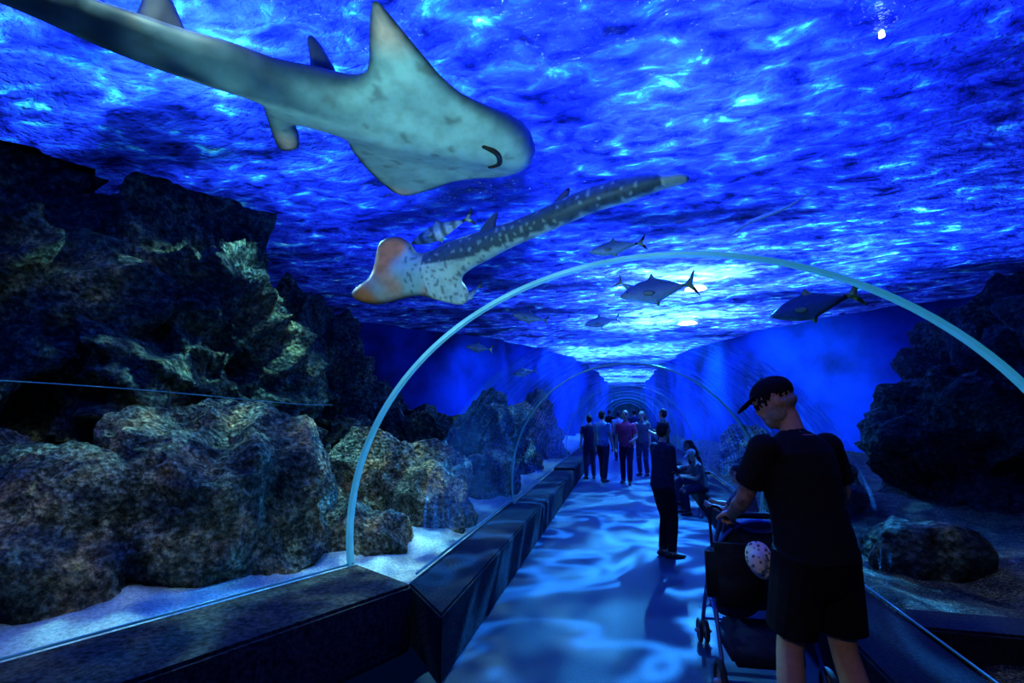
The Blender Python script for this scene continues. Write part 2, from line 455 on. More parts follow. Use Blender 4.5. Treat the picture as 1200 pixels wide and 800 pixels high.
# ------------------------------------------------------------------ sharks / fish
M_skin = vcol_mat('shark_skin', .5, 10, .78)
M_dark = simple_mat('dark_mark', (.02, .015, .015), .6)
def mix3(a, b, t): t = max(0, min(1, t)); return tuple(x*(1-t)+y*t for x, y in zip(a, b))
A_out = [(-.66,3.58),(-.66,3.34),(-.75,3.14),(-.89,2.96),(-1.02,2.78),(-1.13,2.49),(-1.21,2.24),(-1.26,2.10),(-1.31,2.12),(-1.42,2.29),(-1.52,2.45),(-1.70,2.50),(-1.86,2.41),(-2.05,2.26),(-2.17,2.06),(-2.32,1.91),(-2.48,1.71),(-2.62,1.56),(-2.76,1.44),(-2.86,1.2),(-3.0,.9),(-3.15,.7),(-3.26,.95),(-3.15,1.3),(-2.96,1.56),(-2.84,1.80),(-2.70,2.03),(-2.54,2.24),(-2.36,2.46),(-2.42,2.62),(-2.56,2.86),(-2.66,3.08),(-2.52,3.10),(-2.40,2.96),(-2.31,2.82),(-2.17,2.92),(-2.09,3.09),(-2.14,3.31),(-2.17,3.72),(-2.10,4.09),(-1.82,4.06),(-1.51,3.94),(-1.25,3.91),(-1.02,3.93),(-.80,3.82)]
spA = [(-.75, 3.45), (-1.15, 3.25), (-1.6, 3.0), (-2.0, 2.66), (-2.35, 2.25), (-2.65, 1.85), (-2.95, 1.40), (-3.1, 1.0)]
def colA(x, y, belly, d, ds):
    base = (.52, .76, .70) if belly else (.10, .11, .12)
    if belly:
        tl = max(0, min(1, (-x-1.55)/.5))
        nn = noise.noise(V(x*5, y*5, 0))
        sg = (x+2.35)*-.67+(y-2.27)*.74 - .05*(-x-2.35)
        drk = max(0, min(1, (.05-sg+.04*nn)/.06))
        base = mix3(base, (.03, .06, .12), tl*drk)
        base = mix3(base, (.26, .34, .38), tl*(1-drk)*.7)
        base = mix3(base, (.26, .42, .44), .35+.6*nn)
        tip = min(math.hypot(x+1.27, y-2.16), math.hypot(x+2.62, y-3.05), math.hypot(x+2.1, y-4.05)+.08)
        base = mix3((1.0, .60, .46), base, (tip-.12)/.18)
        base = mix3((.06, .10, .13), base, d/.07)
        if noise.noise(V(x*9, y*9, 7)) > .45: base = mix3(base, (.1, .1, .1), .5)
    return base
pa = empty('guitarfish', (0, 0, 0))
tlA = lambda x: max(0, min(1, (-x-1.9)/.7))
bA = lambda x, y: -.02*math.sin((x+y)*1.6) - .10*max(0, 1-abs(y-2.1)/.5)*(1 if x > -1.5 else 0) + .03*tlA(x)
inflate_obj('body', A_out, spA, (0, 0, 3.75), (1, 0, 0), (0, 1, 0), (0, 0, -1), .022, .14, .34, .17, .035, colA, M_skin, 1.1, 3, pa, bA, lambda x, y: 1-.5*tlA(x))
def dorsal(name, base, d, h, l, par, lean=.5, nrm=(0, 0, 1)):
    d = Vector(d).normalized(); up = Vector(nrm); W = d.cross(up)
    o = [(0, -.1), (l*.25, h*.4), (l*lean+l*.25, h), (l*.95, h*.97), (l*.85, h*.4), (l, -.1)]
    inflate_obj(name, o, [(l*.5, 0), (l*.6, h)], base, d, up, W, .006, .018, l*.5, .05, .03, lambda x, y, b, dd, s: (.06, .07, .09), M_skin, 1, 4, par)
dorsal('dorsal_fin_1', (-1.85, 2.75, 3.84), (-.75, -.66, 0), .36, .3, pa)
dorsal('dorsal_fin_2', (-2.45, 2.06, 3.78), (-.65, -.76, 0), .42, .3, pa)
g = Geo()
zb = 3.57
g.add(tube_geo(cat([(-.98, 3.20, 3.61), (-.90, 3.28, zb+.01), (-.92, 3.42, zb+.01), (-1.02, 3.50, 3.61)], 5), [.022]*16, 8))
for s in (-1, 1):
    g.add(tube_geo([(-.83+.0*s, 3.42+.11*s, 3.63), (-.80, 3.45+.13*s, 3.64)], [.022, .010], 8))
g.obj('mouth_and_gills', [M_dark], True, pa)

B_out = [(1.70,.29),(1.69,.22),(1.46,.19),(1.20,.14),(.93,.11),(.51,.02),(.05,-.07),(-.20,-.14),(-.46,-.21),(-.60,-.30),(-.53,-.45),(-.62,-.57),(-.88,-.51),(-1.15,-.42),(-1.39,-.43),(-1.71,-.46),(-2.00,-.38),(-2.03,-.26),(-1.74,-.13),(-1.66,.08),(-1.57,.24),(-1.35,.26),(-1.20,.17),(-1.12,.05),(-.97,.04),(-.74,.10),(-.32,.15),(.08,.18),(.44,.24),(.87,.33),(1.25,.36),(1.54,.33)]
spB = [(1.65, .26), (1.2, .24), (.6, .15), (0, .04), (-.5, -.06), (-1.0, -.15), (-1.5, -.15), (-1.85, -.27)]
def colB(x, y, belly, d, ds):
    if belly:
        if x < -1.0:
            base = (.40, .52, .50); nn = noise.noise(V(x*3, y*3, 2))
            base = mix3(base, (.95, .26, .07), .45+1.6*nn)
            base = mix3((.05, .05, .05), base, d/.06)
        else:
            base = (.46, .58, .58) if y < (x*.16-.04) else (.06, .09, .14)
            base = mix3(base, (.6, .68, .6), (-.3-x)*2 if y < -.1 else 0)
    else: base = (.1, .12, .13)
    if x > -1.25 and noise.noise(V(x*26, y*26, 3)) > .3: base = mix3(base, (.03, .04, .05), .7)
    if x > -1.1 and noise.noise(V(x*24, y*24, 9)) > .38: base = mix3(base, (.42, .5, .52), .7)
    if x > 1.5: base = mix3(base, (.5, .6, .6), .6)
    return base
pb = empty('spotted_guitarfish', (0, 0, 0))
nB = V(.236, 1, .25).normalized(); uB = V(.9733, -.2297, 0); vB = V(-.0543, -.2301, .9717)
bB = lambda x, y: .05*math.sin(x*2.2)
inflate_obj('body', B_out, spB, (-1.1, 4.4, 3.3), uB, vB, -nB, .02, .10, .22, .11, .024, colB, M_skin, 1, 3, pb, bB)
def oB(x, y): return V(-1.1, 4.4, 3.3)+uB*x+vB*y
dorsal('dorsal_fin_1', oB(-.35, .1), uB, .2, .28, pb, .5, vB*.8+V(0, .3, .3))
dorsal('dorsal_fin_2', oB(.45, .2), uB, .18, .25, pb, .5, vB*.8+V(0, .3, .3))
g = Geo()
for s in (-1, 1): g.add(tube_geo([oB(-1.72, -.22+.07*s)-nB*.09, oB(-1.69, -.22+.08*s)-nB*.09], [.02, .02], 8))
g.add(tube_geo(cat([oB(-1.78, -.38)-nB*.07, oB(-1.70, -.30)-nB*.10, oB(-1.70, -.2)-nB*.10], 4), [.012]*9, 8))
g.obj('eyes_and_mouth', [M_dark], True, pb)

M_fish = vcol_mat('fish_skin', .35, 30, .8)
J = [(0, 0), (.05, .045), (.15, .10), (.28, .145), (.40, .165), (.46, .235), (.50, .17), (.62, .12), (.75, .065), (.86, .03), (.93, .09), (1.02, .19), (.98, .06), (.955, 0), (.98, -.06), (1.02, -.18), (.93, -.08), (.86, -.025), (.74, -.06), (.60, -.115), (.50, -.15), (.46, -.22), (.41, -.16), (.28, -.14), (.14, -.085), (.04, -.035)]
def fish(name, nose, tail, hs=1.0, body=(.16, .25, .3), belly=(.4, .5, .5), fin=(.55, .5, .05), stripes=False, up=(0, 0, 1)):
    nose = Vector(nose); tail = Vector(tail); L = (tail-nose).length; U = (tail-nose).normalized()
    up = Vector(up); up = (up-U*up.dot(U)).normalized(); W = U.cross(up)
    def cf(x, y, b, d, ds):
        x /= L; y /= L*hs
        c = mix3(belly, body, (y+.04)/.1)
        if x > .86 or abs(y) > .165: c = fin
        if stripes and math.sin(x*38) > .2: c = mix3(c, (.04, .05, .06), .8)
        return c
    p = empty(name)
    o = [(x*L, y*L*hs) for x, y in J]
    inflate_obj('body', o, [(0.05*L, 0), (.8*L, 0)], nose, U, up*1, W, .003*L+.002, .06*L, .13*L, .05*L, L*.035, cf, M_fish, 1, 3, p)
    for s in (1, -1):
        gg = Geo(); gg.add(tube_geo([nose+U*L*.09+up*L*.025*hs+W*s*(L*.035), nose+U*L*.09+up*L*.025*hs+W*s*(L*.046)], [L*.016]*2, 10))
        gg.obj('eye', [M_dark], True, p)
        q = [(0, 0), (L*.07, L*.02), (L*.16, -L*.02), (L*.12, -L*.06), (L*.04, -L*.035)]
        inflate_obj('pectoral_fin', q, [(0, 0), (L*.1, 0)], nose+U*L*.26-up*L*.01+W*s*L*.055, (U+W*s*.35).normalized(), up, (W*s), .002, .003, L*.1, .02, L*.02, lambda x, y, b, d, ds: mix3(fin, body, .5), M_fish, 1, 3, p)
    return p
fish('jackfish', (-.05, 7, 3.28), (1.05, 7.3, 3.5), .95, (.10, .17, .2), (.3, .38, .36), (.3, .35, .1))
fish('jackfish', (-.5, 7.2, 4.05), (.35, 7.2, 4.15), .8, (.15, .25, .25), (.35, .5, .45), (.45, .5, .1))
fish('jackfish', (1.7, 6.2, 2.75), (2.6, 6.0, 2.95), 1.0, (.05, .08, .1), (.15, .2, .2), (.7, .55, .05))
fish('jackfish', (-2.2, 6.1, 3.1), (-1.85, 6, 3.32), .9, (.2, .3, .3), (.5, .6, .5), (.75, .65, .05))
fish('jackfish', (.55, 8.6, 3.5), (-.1, 8.4, 3.9), .9, (.1, .16, .2), (.3, .4, .4), (.5, .45, .1))
fish('jackfish', (-.9, 11, 3.6), (-.1, 11.2, 3.75), .9, (.1, .16, .2), (.3, .4, .4), (.3, .35, .2))
fish('jackfish', (-2.4, 10, 2.4), (-1.9, 10.3, 2.5), .9, (.1, .16, .2), (.3, .4, .4), (.3, .35, .2))
fish('jackfish', (-3.1, 9, 2.9), (-2.6, 9.2, 2.85), .9, (.2, .3, .3), (.4, .5, .4), (.6, .6, .1))
fish('jackfish', (4.0, 4.6, 2.75), (4.6, 4.5, 2.68), .9, (.4, .5, .5), (.6, .7, .7), (.4, .4, .3))
fish('jackfish', (-1.9, 8.0, 3.3), (-1.3, 8.2, 3.2), .9, (.1, .16, .2), (.3, .4, .4), (.3, .35, .2))
fish('striped_snapper', (-2.75, 5.7, 3.86), (-1.85, 5.6, 4.12), .8, (.35, .5, .45), (.7, .8, .75), (.55, .65, .3), True)
g = Geo(); pts = cat([(1.22, 6, 3.70), (1.5, 6, 3.88), (1.9, 6, 4.02), (2.24, 6, 4.22)], 6); g.add(tube_geo(pts, [.006+.018*math.sin(math.pi*min(1, i/18+.08)) for i in range(19)], 8))
g.obj('trumpetfish', [simple_mat('trumpetfish', (.4, .6, .65), .5)])

# ------------------------------------------------------------------ people
SK = simple_mat('skin', (.50, .30, .21), .55, var=.08)
def cloth(n, c): return simple_mat(n, c, .9, bump=.2, bscale=25, var=.3, spec=.15)
BLACK = cloth('cloth_black', (.008, .008, .011)); SHORT = cloth('cloth_shorts', (.007, .008, .012))
NAVY = cloth('cloth_navy', (.015, .02, .05)); BLUE = cloth('cloth_blue', (.12, .25, .45)); RED = cloth('cloth_red', (.55, .05, .12))
GREY = cloth('cloth_grey', (.1, .1, .12)); WHITE = cloth('cloth_white', (.35, .37, .38)); JEANS = cloth('cloth_jeans', (.03, .045, .09))
HAIR = simple_mat('hair_black', (.012, .01, .01), .6, bump=.5, bscale=80); GHAIR = simple_mat('hair_grey', (.28, .25, .23), .8, bump=.5, bscale=120)
SHOE = simple_mat('shoe_dark', (.02, .02, .025), .6); SHOEW = simple_mat('shoe_white', (.4, .42, .45), .6)
EYE = simple_mat('eye_dark', (.02, .02, .02), .2); LIP = simple_mat('lips', (.35, .12, .1), .5); TAT = simple_mat('skin_tattooed', (.30, .18, .13), .6, var=.6, bscale=30)

def ik(a, c, l1, l2, pole):
    a = Vector(a); c = Vector(c); d = c-a; L = min(d.length, (l1+l2)*.998); dn = d.normalized(); c = a+dn*L
    x = (l1*l1-l2*l2+L*L)/(2*L); h = math.sqrt(max(0, l1*l1-x*x))
    p = Vector(pole); p = (p-dn*p.dot(dn)).normalized()
    return a+dn*x+p*h, c

class Fig:
    def __init__(s): s.v = []; s.f = []; s.pt = []; s.M = Matrix.Identity(4)
    def _add(s, vf, tag):
        v, f = vf; o = len(s.v); v = [s.M @ Vector(x) for x in v]
        s.v += v; s.f += [tuple(i+o for i in q) for q in f]; s.pt += [(x, tag) for x in v]
    def tube(s, pts, rad, tag, side=(1, 0, 0), rounded=True, seg=16, step=.03):
        P = [Vector(p) for p in pts]; R = [r if isinstance(r, (tuple, list)) else (r, r) for r in rad]
        NP = [P[0]]; NR = [R[0]]
        for i in range(len(P)-1):
            L = (P[i+1]-P[i]).length; k = max(1, int(L/step))
            for j in range(1, k+1):
                t = j/k; NP.append(P[i].lerp(P[i+1], t)); NR.append((R[i][0]*(1-t)+R[i+1][0]*t, R[i][1]*(1-t)+R[i+1][1]*t))
        for _ in range(2):
            NP = [NP[0]]+[(NP[i-1]+NP[i]*2+NP[i+1])/4 for i in range(1, len(NP)-1)]+[NP[-1]]
        s._add(tube_geo(NP, NR, seg, Vector(side), rounded), tag)
    def ell(s, c, r, tag, rot=None):
        bm = bmesh.new(); bmesh.ops.create_icosphere(bm, subdivisions=3, radius=1)
        R = Matrix(rot) if rot is not None else Matrix.Identity(3)
        v = [Vector(c)+R @ V(q.co.x*r[0], q.co.y*r[1], q.co.z*r[2]) for q in bm.verts]
        bm.verts.index_update(); f = [tuple(x.index for x in q.verts) for q in bm.faces]; bm.free(); s._add((v, f), tag)
    def hand(s, wr, fwd, nrm, side, tag, curl=.6):
        f = Vector(fwd).normalized(); n = Vector(nrm); n = (n-f*n.dot(f)).normalized(); q = f.cross(n)*side
        wr = Vector(wr)
        s.tube([wr, wr+f*.035, wr+f*.085], [(.027, .02), (.038, .016), (.04, .014)], tag, q)
        for k, L in enumerate((.066, .076, .070, .054)):
            b = wr+f*.082+q*(.031-.021*k); a1 = curl*.8; a2 = curl*1.7; a3 = curl*2.5
            p1 = b+(f*math.cos(a1)+n*math.sin(a1))*L*.45; p2 = p1+(f*math.cos(a2)+n*math.sin(a2))*L*.32
            p3 = p2+(f*math.cos(a3)+n*math.sin(a3))*L*.24
            s.tube([b-f*.01, p1, p2, p3], [.0092, .0088, .008, .007], tag, q, step=.015, seg=10)
        b = wr+f*.03+q*.03; p1 = b+(f*.6+q*.6+n*.35)*.045; p2 = p1+(f*.75+q*.1+n*.6)*.032
        s.tube([b-q*.01, p1, p2], [.013, .0105, .009], tag, q, step=.015, seg=10)
    def build(s, name, pos, rz, sc, mats, voxel, parent=None):
        me = bpy.data.meshes.new(name); me.from_pydata([tuple(x) for x in s.v], [], s.f); me.update()
        ob = link(bpy.data.objects.new(name, me))
        md = ob.modifiers.new('r', 'REMESH'); md.mode = 'VOXEL'; md.voxel_size = voxel; md.use_smooth_shade = True
        sm = ob.modifiers.new('s', 'SMOOTH'); sm.factor = .5; sm.iterations = 2
        dg = bpy.context.evaluated_depsgraph_get(); me2 = bpy.data.meshes.new_from_object(ob.evaluated_get(dg))
        ob.modifiers.clear(); ob.data = me2
        tags = sorted(set(t for _, t in s.pt)); kd = kdtree.KDTree(len(s.pt))
        for i, (p, t) in enumerate(s.pt): kd.insert(p, i)
        kd.balance(); me2.materials.clear()
        for t in tags: me2.materials.append(mats[t])
        for p in me2.polygons:
            p.material_index = tags.index(s.pt[kd.find(p.center)[1]][1]); p.use_smooth = True
        ob.location = pos; ob.rotation_euler = (0, 0, rz); ob.scale = (sc,)*3
        return ob

def person(name, pos, heading, H, mats, voxel=.012, lean=0, hyaw=0, hpitch=0, ankles=None, pelvis=(0, 0, 0), wr=None, poles=None,
           shorts=False, longsleeve=False, cap=False, beard=False, longhair=False, glasses=False, build=1.0, curl=.6, hf=None, knee_pole=None, tattoo=False, feet=None):
    """pose is given in body units (1.75 m figure facing +Y, x = right)"""
    s = Fig(); sc = H/1.75; b = build
    ank = ankles or [(-.11, 0, .08), (.11, 0, .08)]
    pv = Vector(pelvis)
    kp = knee_pole or [(-.05, 1, 0), (.05, 1, 0)]
    for i, sg in enumerate((-1, 1)):
        hip = V(sg*.09, 0, .92)+pv; kn, an = ik(hip, ank[i], .43, .42, kp[i])
        if shorts:
            hip2 = hip+V(sg*.015, 0, 0); h2 = hip2.lerp(kn, .80)
            s.tube([hip2+V(0, 0, .02), hip2.lerp(kn, .45), h2], [.100*b, .096*b, .092*b], 'pants', rounded=False)
            s.tube([hip, kn, kn.lerp(an, .3)+V(0, -.012, 0), kn.lerp(an, .65), an], [.078, .056, .060, .043, .036], 'skin')
        else:
            s.tube([hip+V(0, 0, .02), hip.lerp(kn, .5), kn, kn.lerp(an, .5), kn.lerp(an, .96)], [.098*b, .09*b, .070, .066, .060], 'pants', rounded=False)
            s.tube([kn, an], [.05, .038], 'skin')
        fd = Vector(feet[i]) if feet else V(sg*.15, 1, 0); fd.z = 0; fd.normalize()
        sd = V(fd.y, -fd.x, 0); az = an.z
        hz = az-.08
        s.tube([an+V(0, 0, .01)-fd*.01, V(an.x, an.y, hz+.05)-fd*.02], [.045, .042], 'shoe')
        s.tube([V(an.x, an.y, hz+.035)-fd*.06, V(an.x, an.y, hz+.04)+fd*.02, V(an.x, an.y, hz+.034)+fd*.11, V(an.x, an.y, hz+.025)+fd*.17], [(.036, .033), (.042, .038), (.047, .030), (.036, .020)], 'shoe', sd)
    piv = V(0, 0, .95)+pv
    Mt = Matrix.Translation(piv) @ Matrix.Rotation(-lean, 4, 'X') @ Matrix.Translation(-V(0, 0, .95))
    s.tube([V(0, -.01, .85)+pv, V(0, -.01, .93)+pv, V(0, 0, 1.0)+pv], [(.15*b, .11*b), (.168*b, .125*b), (.16*b, .12*b)], 'pants')
    s.M = Mt
    s.tube([(0, 0, .89), (0, 0, .98), (0, 0.005, 1.12), (0, .01, 1.28), (0, 0, 1.39), (0, -.01, 1.45), (0, -.01, 1.485)],
           [(.172*b, .135*b), (.168*b, .132*b), (.158*b, .122*b), (.178*b, .132*b), (.177*b, .115*b), (.12*b, .085*b), (.065, .06)], 'shirt', rounded=False, seg=24)
    s.M = Matrix.Identity(4)
    for i, sg in enumerate((-1, 1)):
        sh = Mt @ V(sg*.185*b, -.005, 1.405)
        w_ = Vector(wr[i]) if wr else V(sg*.25, .06, .84)
        pl = poles[i] if poles else (sg*.4, -1, -.1)
        el, w2 = ik(sh, w_, .29, .26, pl)
        s.ell(sh, (.062*b, .062*b, .062*b), 'shirt')
        s.tube([sh, sh.lerp(el, .5), el, el.lerp(w2, .35), w2], [.052, .046, .038, .040, .027], 'tattoo' if tattoo and i == 0 else 'skin')
        if longsleeve: s.tube([sh, sh.lerp(el, .5), el, el.lerp(w2, .5), el.lerp(w2, .95)], [.064*b, .060, .052, .047, .042], 'shirt', rounded=False)
        else: s.tube([sh, sh.lerp(el, .35), sh.lerp(el, .66)], [.060*b, .062*b, .062*b], 'shirt', rounded=False)
        hdir = hf[i] if hf else (w2-el)
        s.hand(w2, hdir, (-sg, .1, -.2) if not hf else (0, 0, -1), -sg if not hf else sg*-1, 'skin', curl)
    s.M = Mt; s.tube([(0, -.015, 1.43), (0, 0, 1.50), (0, .01, 1.57)], [.062, .054, .052], 'skin')
    nk = V(0, 0, 1.53)
    s.M = Mt @ Matrix.Translation(nk) @ Matrix.Rotation(hyaw, 4, 'Z') @ Matrix.Rotation(-hpitch, 4, 'X') @ Matrix.Translation(-nk)
    s.ell((0, .005, 1.655), (.074, .092, .10), 'skin'); s.ell((0, .035, 1.60), (.058, .066, .07), 'skin')
    s.ell((0, .062, 1.556), (.038, .036, .026), 'beard' if beard else 'skin')
    if beard:
        s.ell((0, .055, 1.572), (.05, .05, .034), 'beard')
        for sg in (-1, 1): s.ell((sg*.052, .03, 1.59), (.014, .04, .035), 'beard')
    s.tube([(0, .088, 1.665), (0, .108, 1.635), (0, .100, 1.625)], [.009, .014, .012], 'skin')
    for sg in (-1, 1):
        s.ell((sg*.03, .083, 1.662), (.013, .010, .008), 'eye'); s.ell((sg*.03, .087, 1.679), (.02, .009, .006), 'hair')
        s.ell((sg*.014, .098, 1.627), (.009, .009, .008), 'skin'); s.ell((sg*.076, .0, 1.645), (.010, .02, .03), 'skin')
    s.ell((0, .094, 1.594), (.024, .008, .007), 'lip')
    if cap:
        s.ell((0, -.004, 1.697), (.088, .109, .082), 'cap')
        R = Matrix.Rotation(math.radians(-16), 3, 'X')
        s.ell((0, .115, 1.70), (.072, .085, .009), 'cap', R); s.ell((0, -.004, 1.78), (.01, .01, .008), 'cap')
        s.ell((0, -.028, 1.625), (.0745, .068, .038), 'hair')
    else:
        s.ell((0, -.016, 1.678), (.084, .098, .095), 'hair'); s.ell((0, -.045, 1.63), (.078, .065, .075), 'hair')
        if longhair: s.tube([(0, -.05, 1.66), (0, -.07, 1.56), (0, -.075, 1.44)], [(.082, .055), (.085, .045), (.07, .025)], 'hair')
    if glasses:
        for sg in (-1, 1):
            s.tube([(sg*.078, 0, 1.668), (sg*.07, .085, 1.668)], [.004, .004], 'eye', step=.02, seg=8); s.ell((sg*.034, .1, 1.662), (.022, .005, .016), 'eye')
        s.tube([(-.06, .1, 1.67), (.06, .1, 1.67)], [.004, .004], 'eye', (0, 0, 1), seg=8)
    s.M = Matrix.Identity(4)
    D = dict(skin=SK, hair=HAIR, eye=EYE, lip=LIP, shirt=BLACK, pants=NAVY, shoe=SHOE, cap=BLACK, beard=GHAIR, tattoo=TAT); D.update(mats)
    return s.build(name, pos, heading, sc, D, voxel)

def loc(pos, rz, sc, p):
    q = Vector(p)-Vector(pos); q = Matrix.Rotation(-rz, 3, 'Z') @ q; return q/sc

mp_, mh, mH = V(.87, 2.72, 0), math.radians(34), 1.82
wl = loc(mp_, mh, mH/1.75, (.55, 3.00, 1.07)); wrr = loc(mp_, mh, mH/1.75, (.88, 3.06, 1.07))
hfd = Matrix.Rotation(-mh, 3, 'Z') @ V(.0, 1, -.1)
person('man_in_cap', mp_, mh, mH, dict(hair=GHAIR, pants=SHORT), .0065, lean=math.radians(8), hyaw=math.radians(40), hpitch=math.radians(22),
       ankles=[(-.15, .10, .08), (.12, -.10, .08)], wr=[wl, wrr], poles=[(-.9, -.8, -.5), (1, -.8, -.1)], shorts=True, cap=True, beard=True,
       glasses=True, build=1.16, curl=.95, hf=[hfd, hfd], tattoo=True)
person('standing_woman', (.37, 5.97, 0), math.radians(-65), 1.50, dict(shirt=NAVY, pants=BLACK), .011, lean=math.radians(3), hyaw=math.radians(20), hpitch=math.radians(10),
       ankles=[(-.06, .0, .08), (.08, .05, .08)], wr=[(-.14, .28, 1.12), (.10, .30, 1.15)], longsleeve=True, longhair=False, build=1.12)
person('seated_child', (1.03, 5.35, 0), math.radians(60), 1.32, dict(shirt=GREY, pants=BLACK), .012, lean=math.radians(12), hpitch=math.radians(8),
       pelvis=(0, -.2, -.28), ankles=[(-.12, .2, .08), (.12, .2, .08)], wr=[(-.13, .3, .92), (.13, .3, .92)])
person('seated_woman', (.96, 9.2, 0), math.radians(75), 1.5, dict(shirt=BLACK, pants=JEANS, hair=HAIR), .014, lean=math.radians(14), hpitch=math.radians(15),
       pelvis=(0, -.3, -.42), ankles=[(-.12, .12, .08), (.12, .16, .08)], wr=[(-.12, .1, .72), (.12, .1, .72)], longhair=True)
person('seated_boy', (.96, 8.4, 0), math.radians(100), 1.25, dict(shirt=GREY, pants=NAVY, cap=WHITE), .014, lean=math.radians(14), hpitch=math.radians(15),
       pelvis=(0, -.25, -.32), ankles=[(-.12, .12, .08), (.12, .16, .08)], wr=[(-.12, .15, .82), (.12, .15, .82)], cap=True)
person('standing_man', (-.92, 12.0, 0), math.radians(20), 1.52, dict(shirt=NAVY, pants=JEANS), .016)
person('visitor_in_blue', (-.58, 11.6, 0), math.radians(-30), 1.62, dict(shirt=BLUE, pants=NAVY, hair=HAIR), .016, ankles=[(-.11, .12, .08), (.11, -.14, .08)])
person('visitor_in_red', (-.05, 11.4, 0), math.radians(170), 1.62, dict(shirt=RED, pants=NAVY), .016, ankles=[(-.10, .18, .08), (.12, -.16, .08)], wr=[(-.2, .25, 1.05), (.26, .0, .86)])
person('visitor_in_grey', (.36, 12.9, 0), math.radians(150), 1.6, dict(shirt=GREY, pants=JEANS), .016, longhair=True)
person('visitor_in_black', (.80, 11.8, 0), math.radians(60), 1.66, dict(shirt=BLACK, pants=BLACK), .016, wr=[(-.15, .25, 1.2), (.15, .25, 1.2)])
person('visitor_in_white', (-.3, 16.5, 0), math.radians(10), 1.6, dict(shirt=WHITE, pants=NAVY), .018)
person('visitor_in_dark', (.25, 19, 0), math.radians(10), 1.65, dict(shirt=NAVY, pants=NAVY), .018)
person('visitor_in_jeans', (-.75, 21, 0), math.radians(10), 1.65, dict(shirt=BLACK, pants=JEANS), .018)
person('visitor_in_hat', (.7, 24, 0), math.radians(10), 1.7, dict(shirt=NAVY, pants=NAVY), .018, cap=True)

# ------------------------------------------------------------------ stroller
st = empty('stroller', (.73, 3.54, 0), math.radians(4))
FR = simple_mat('stroller_frame', (.05, .10, .35), .35, metal=.5, var=.1); RUB = simple_mat('rubber', (.015, .015, .017), .7); FAB = cloth('stroller_fabric', (.02, .03, .07))
FABB = cloth('stroller_blue', (.02, .04, .18)); BAG = cloth('bag_black', (.012, .012, .015)); HUB = simple_mat('hub', (.25, .28, .35), .4, metal=.3)
def T(pts, r, n=5): 
    c = cat(pts, n); return tube_geo(c, [r]*len(c), 10, (1, .02, .01))
g = Geo()
for s in (-1, 1):
    g.add(T([(s*.24, -.47, 1.05), (s*.245, -.36, .98), (s*.25, -.05, .62), (s*.235, .22, .35), (s*.22, .38, .17)], .013))
    g.add(T([(s*.25, -.08, .66), (s*.26, -.22, .42), (s*.27, -.36, .13)], .012))
    g.add(T([(s*.25, .1, .46), (s*.25, -.1, .42), (s*.262, -.26, .33)], .010))
    g.add(T([(s*.25, -.22, .82), (s*.25, 0, .74), (s*.2, .16, .70), (0, .2, .70)], .011))
g.add(T([(-.27, -.36, .12), (.27, -.36, .12)], .010)); g.add(T([(-.22, .38, .17), (.22, .38, .17)], .010)); g.add(T([(-.25, -.05, .44), (.25, -.05, .44)], .010))
g.obj('frame', [FR], True, st)
g = Geo(); g.add(T([(-.24, -.47, 1.05), (-.15, -.49, 1.06), (.15, -.49, 1.06), (.24, -.47, 1.05)], .018)); g.obj('handle_grip', [RUB], True, st)
def wheel(x, y, r):
    cpts = [V(x, y+r*math.cos(a), r+.002+r*math.sin(a)) for a in [2*math.pi*i/28 for i in range(28)]]
    ci = [V(x, y+(p.y-y)*.84, r+.002+(p.z-r-.002)*.84) for p in cpts]
    g.add(tube_geo(ci, [r*.17]*28, 8, (1, 0, 0), False, True), 0)
    cj = [V(x, y+(p.y-y)*.66, r+.002+(p.z-r-.002)*.66) for p in cpts]
    g.add(tube_geo(cj, [r*.06]*28, 6, (1, 0, 0), False, True), 1)
    g.add(tube_geo([(x-.022, y, r), (x+.022, y, r)], [r*.2]*2, 12, (0, 1, 0)), 1)
    for k in range(5):
        a = 2*math.pi*k/5; g.add(tube_geo([(x, y, r), (x, y+r*.7*math.cos(a), r+r*.7*math.sin(a))], [r*.07]*2, 6), 1)
g = Geo()
for s in (-1, 1):
    wheel(s*.285, -.36, .115); wheel(s*.20, .40, .078); wheel(s*.245, .40, .078)
    g.add(T([(s*.222, .38, .19), (s*.222, .40, .08)], .012), 1)
g.obj('wheels', [RUB, HUB], True, st)
def sheet(prof, hw, th):
    c = cat([(y, z, w_) for (y, z), w_ in zip(prof, hw)], 5); vs = []; fs = []; nn = 10
    for k in (0, 1):
        for p in c:
            for i in range(nn+1):
                u = -1+2*i/nn; vs.append((u*p.z, p.x+.05*u*u, p.y+.06*u*u - th*k))
    m = len(c); off = m*(nn+1)
    for k in (0, 1):
        for j in range(m-1):
            for i in range(nn):
                a = j*(nn+1)+i+off*k; q = (a, a+1, a+nn+2, a+nn+1); fs.append(q if k == 0 else q[::-1])
    for j in range(m-1):
        for i in (0, nn):
            a = j*(nn+1)+i; fs.append((a, a+nn+1, a+nn+1+off, a+off))
    for j in (0, m-1):
        for i in range(nn):
            a = j*(nn+1)+i; fs.append((a, a+1, a+1+off, a+off))
    return vs, fs
g = Geo(); g.add(sheet([(-.30, .95), (-.22, .70), (-.12, .46), (.08, .42), (.22, .44), (.28, .36), (.34, .22)], [.18, .22, .22, .21, .20, .18, .17], .03), 0)
g.add(box_geo((0, -.12, .24), (.40, .36, .16), .03), 0)
g.obj('seat', [FAB], True, st)
vs = []; fs = []
for j in range(11):
    a = math.radians(5+95*j/10)
    for i in range(15):
        b2 = math.pi*i/14
        r = .24; x = -r*math.cos(b2); h = math.sin(b2)
        vs.append((x, -.24+.30*h*math.cos(a)*1.0, .74+.24*h*math.sin(a)))
for j in range(10):
    for i in range(14): a = j*15+i; fs.append((a, a+1, a+16, a+15))
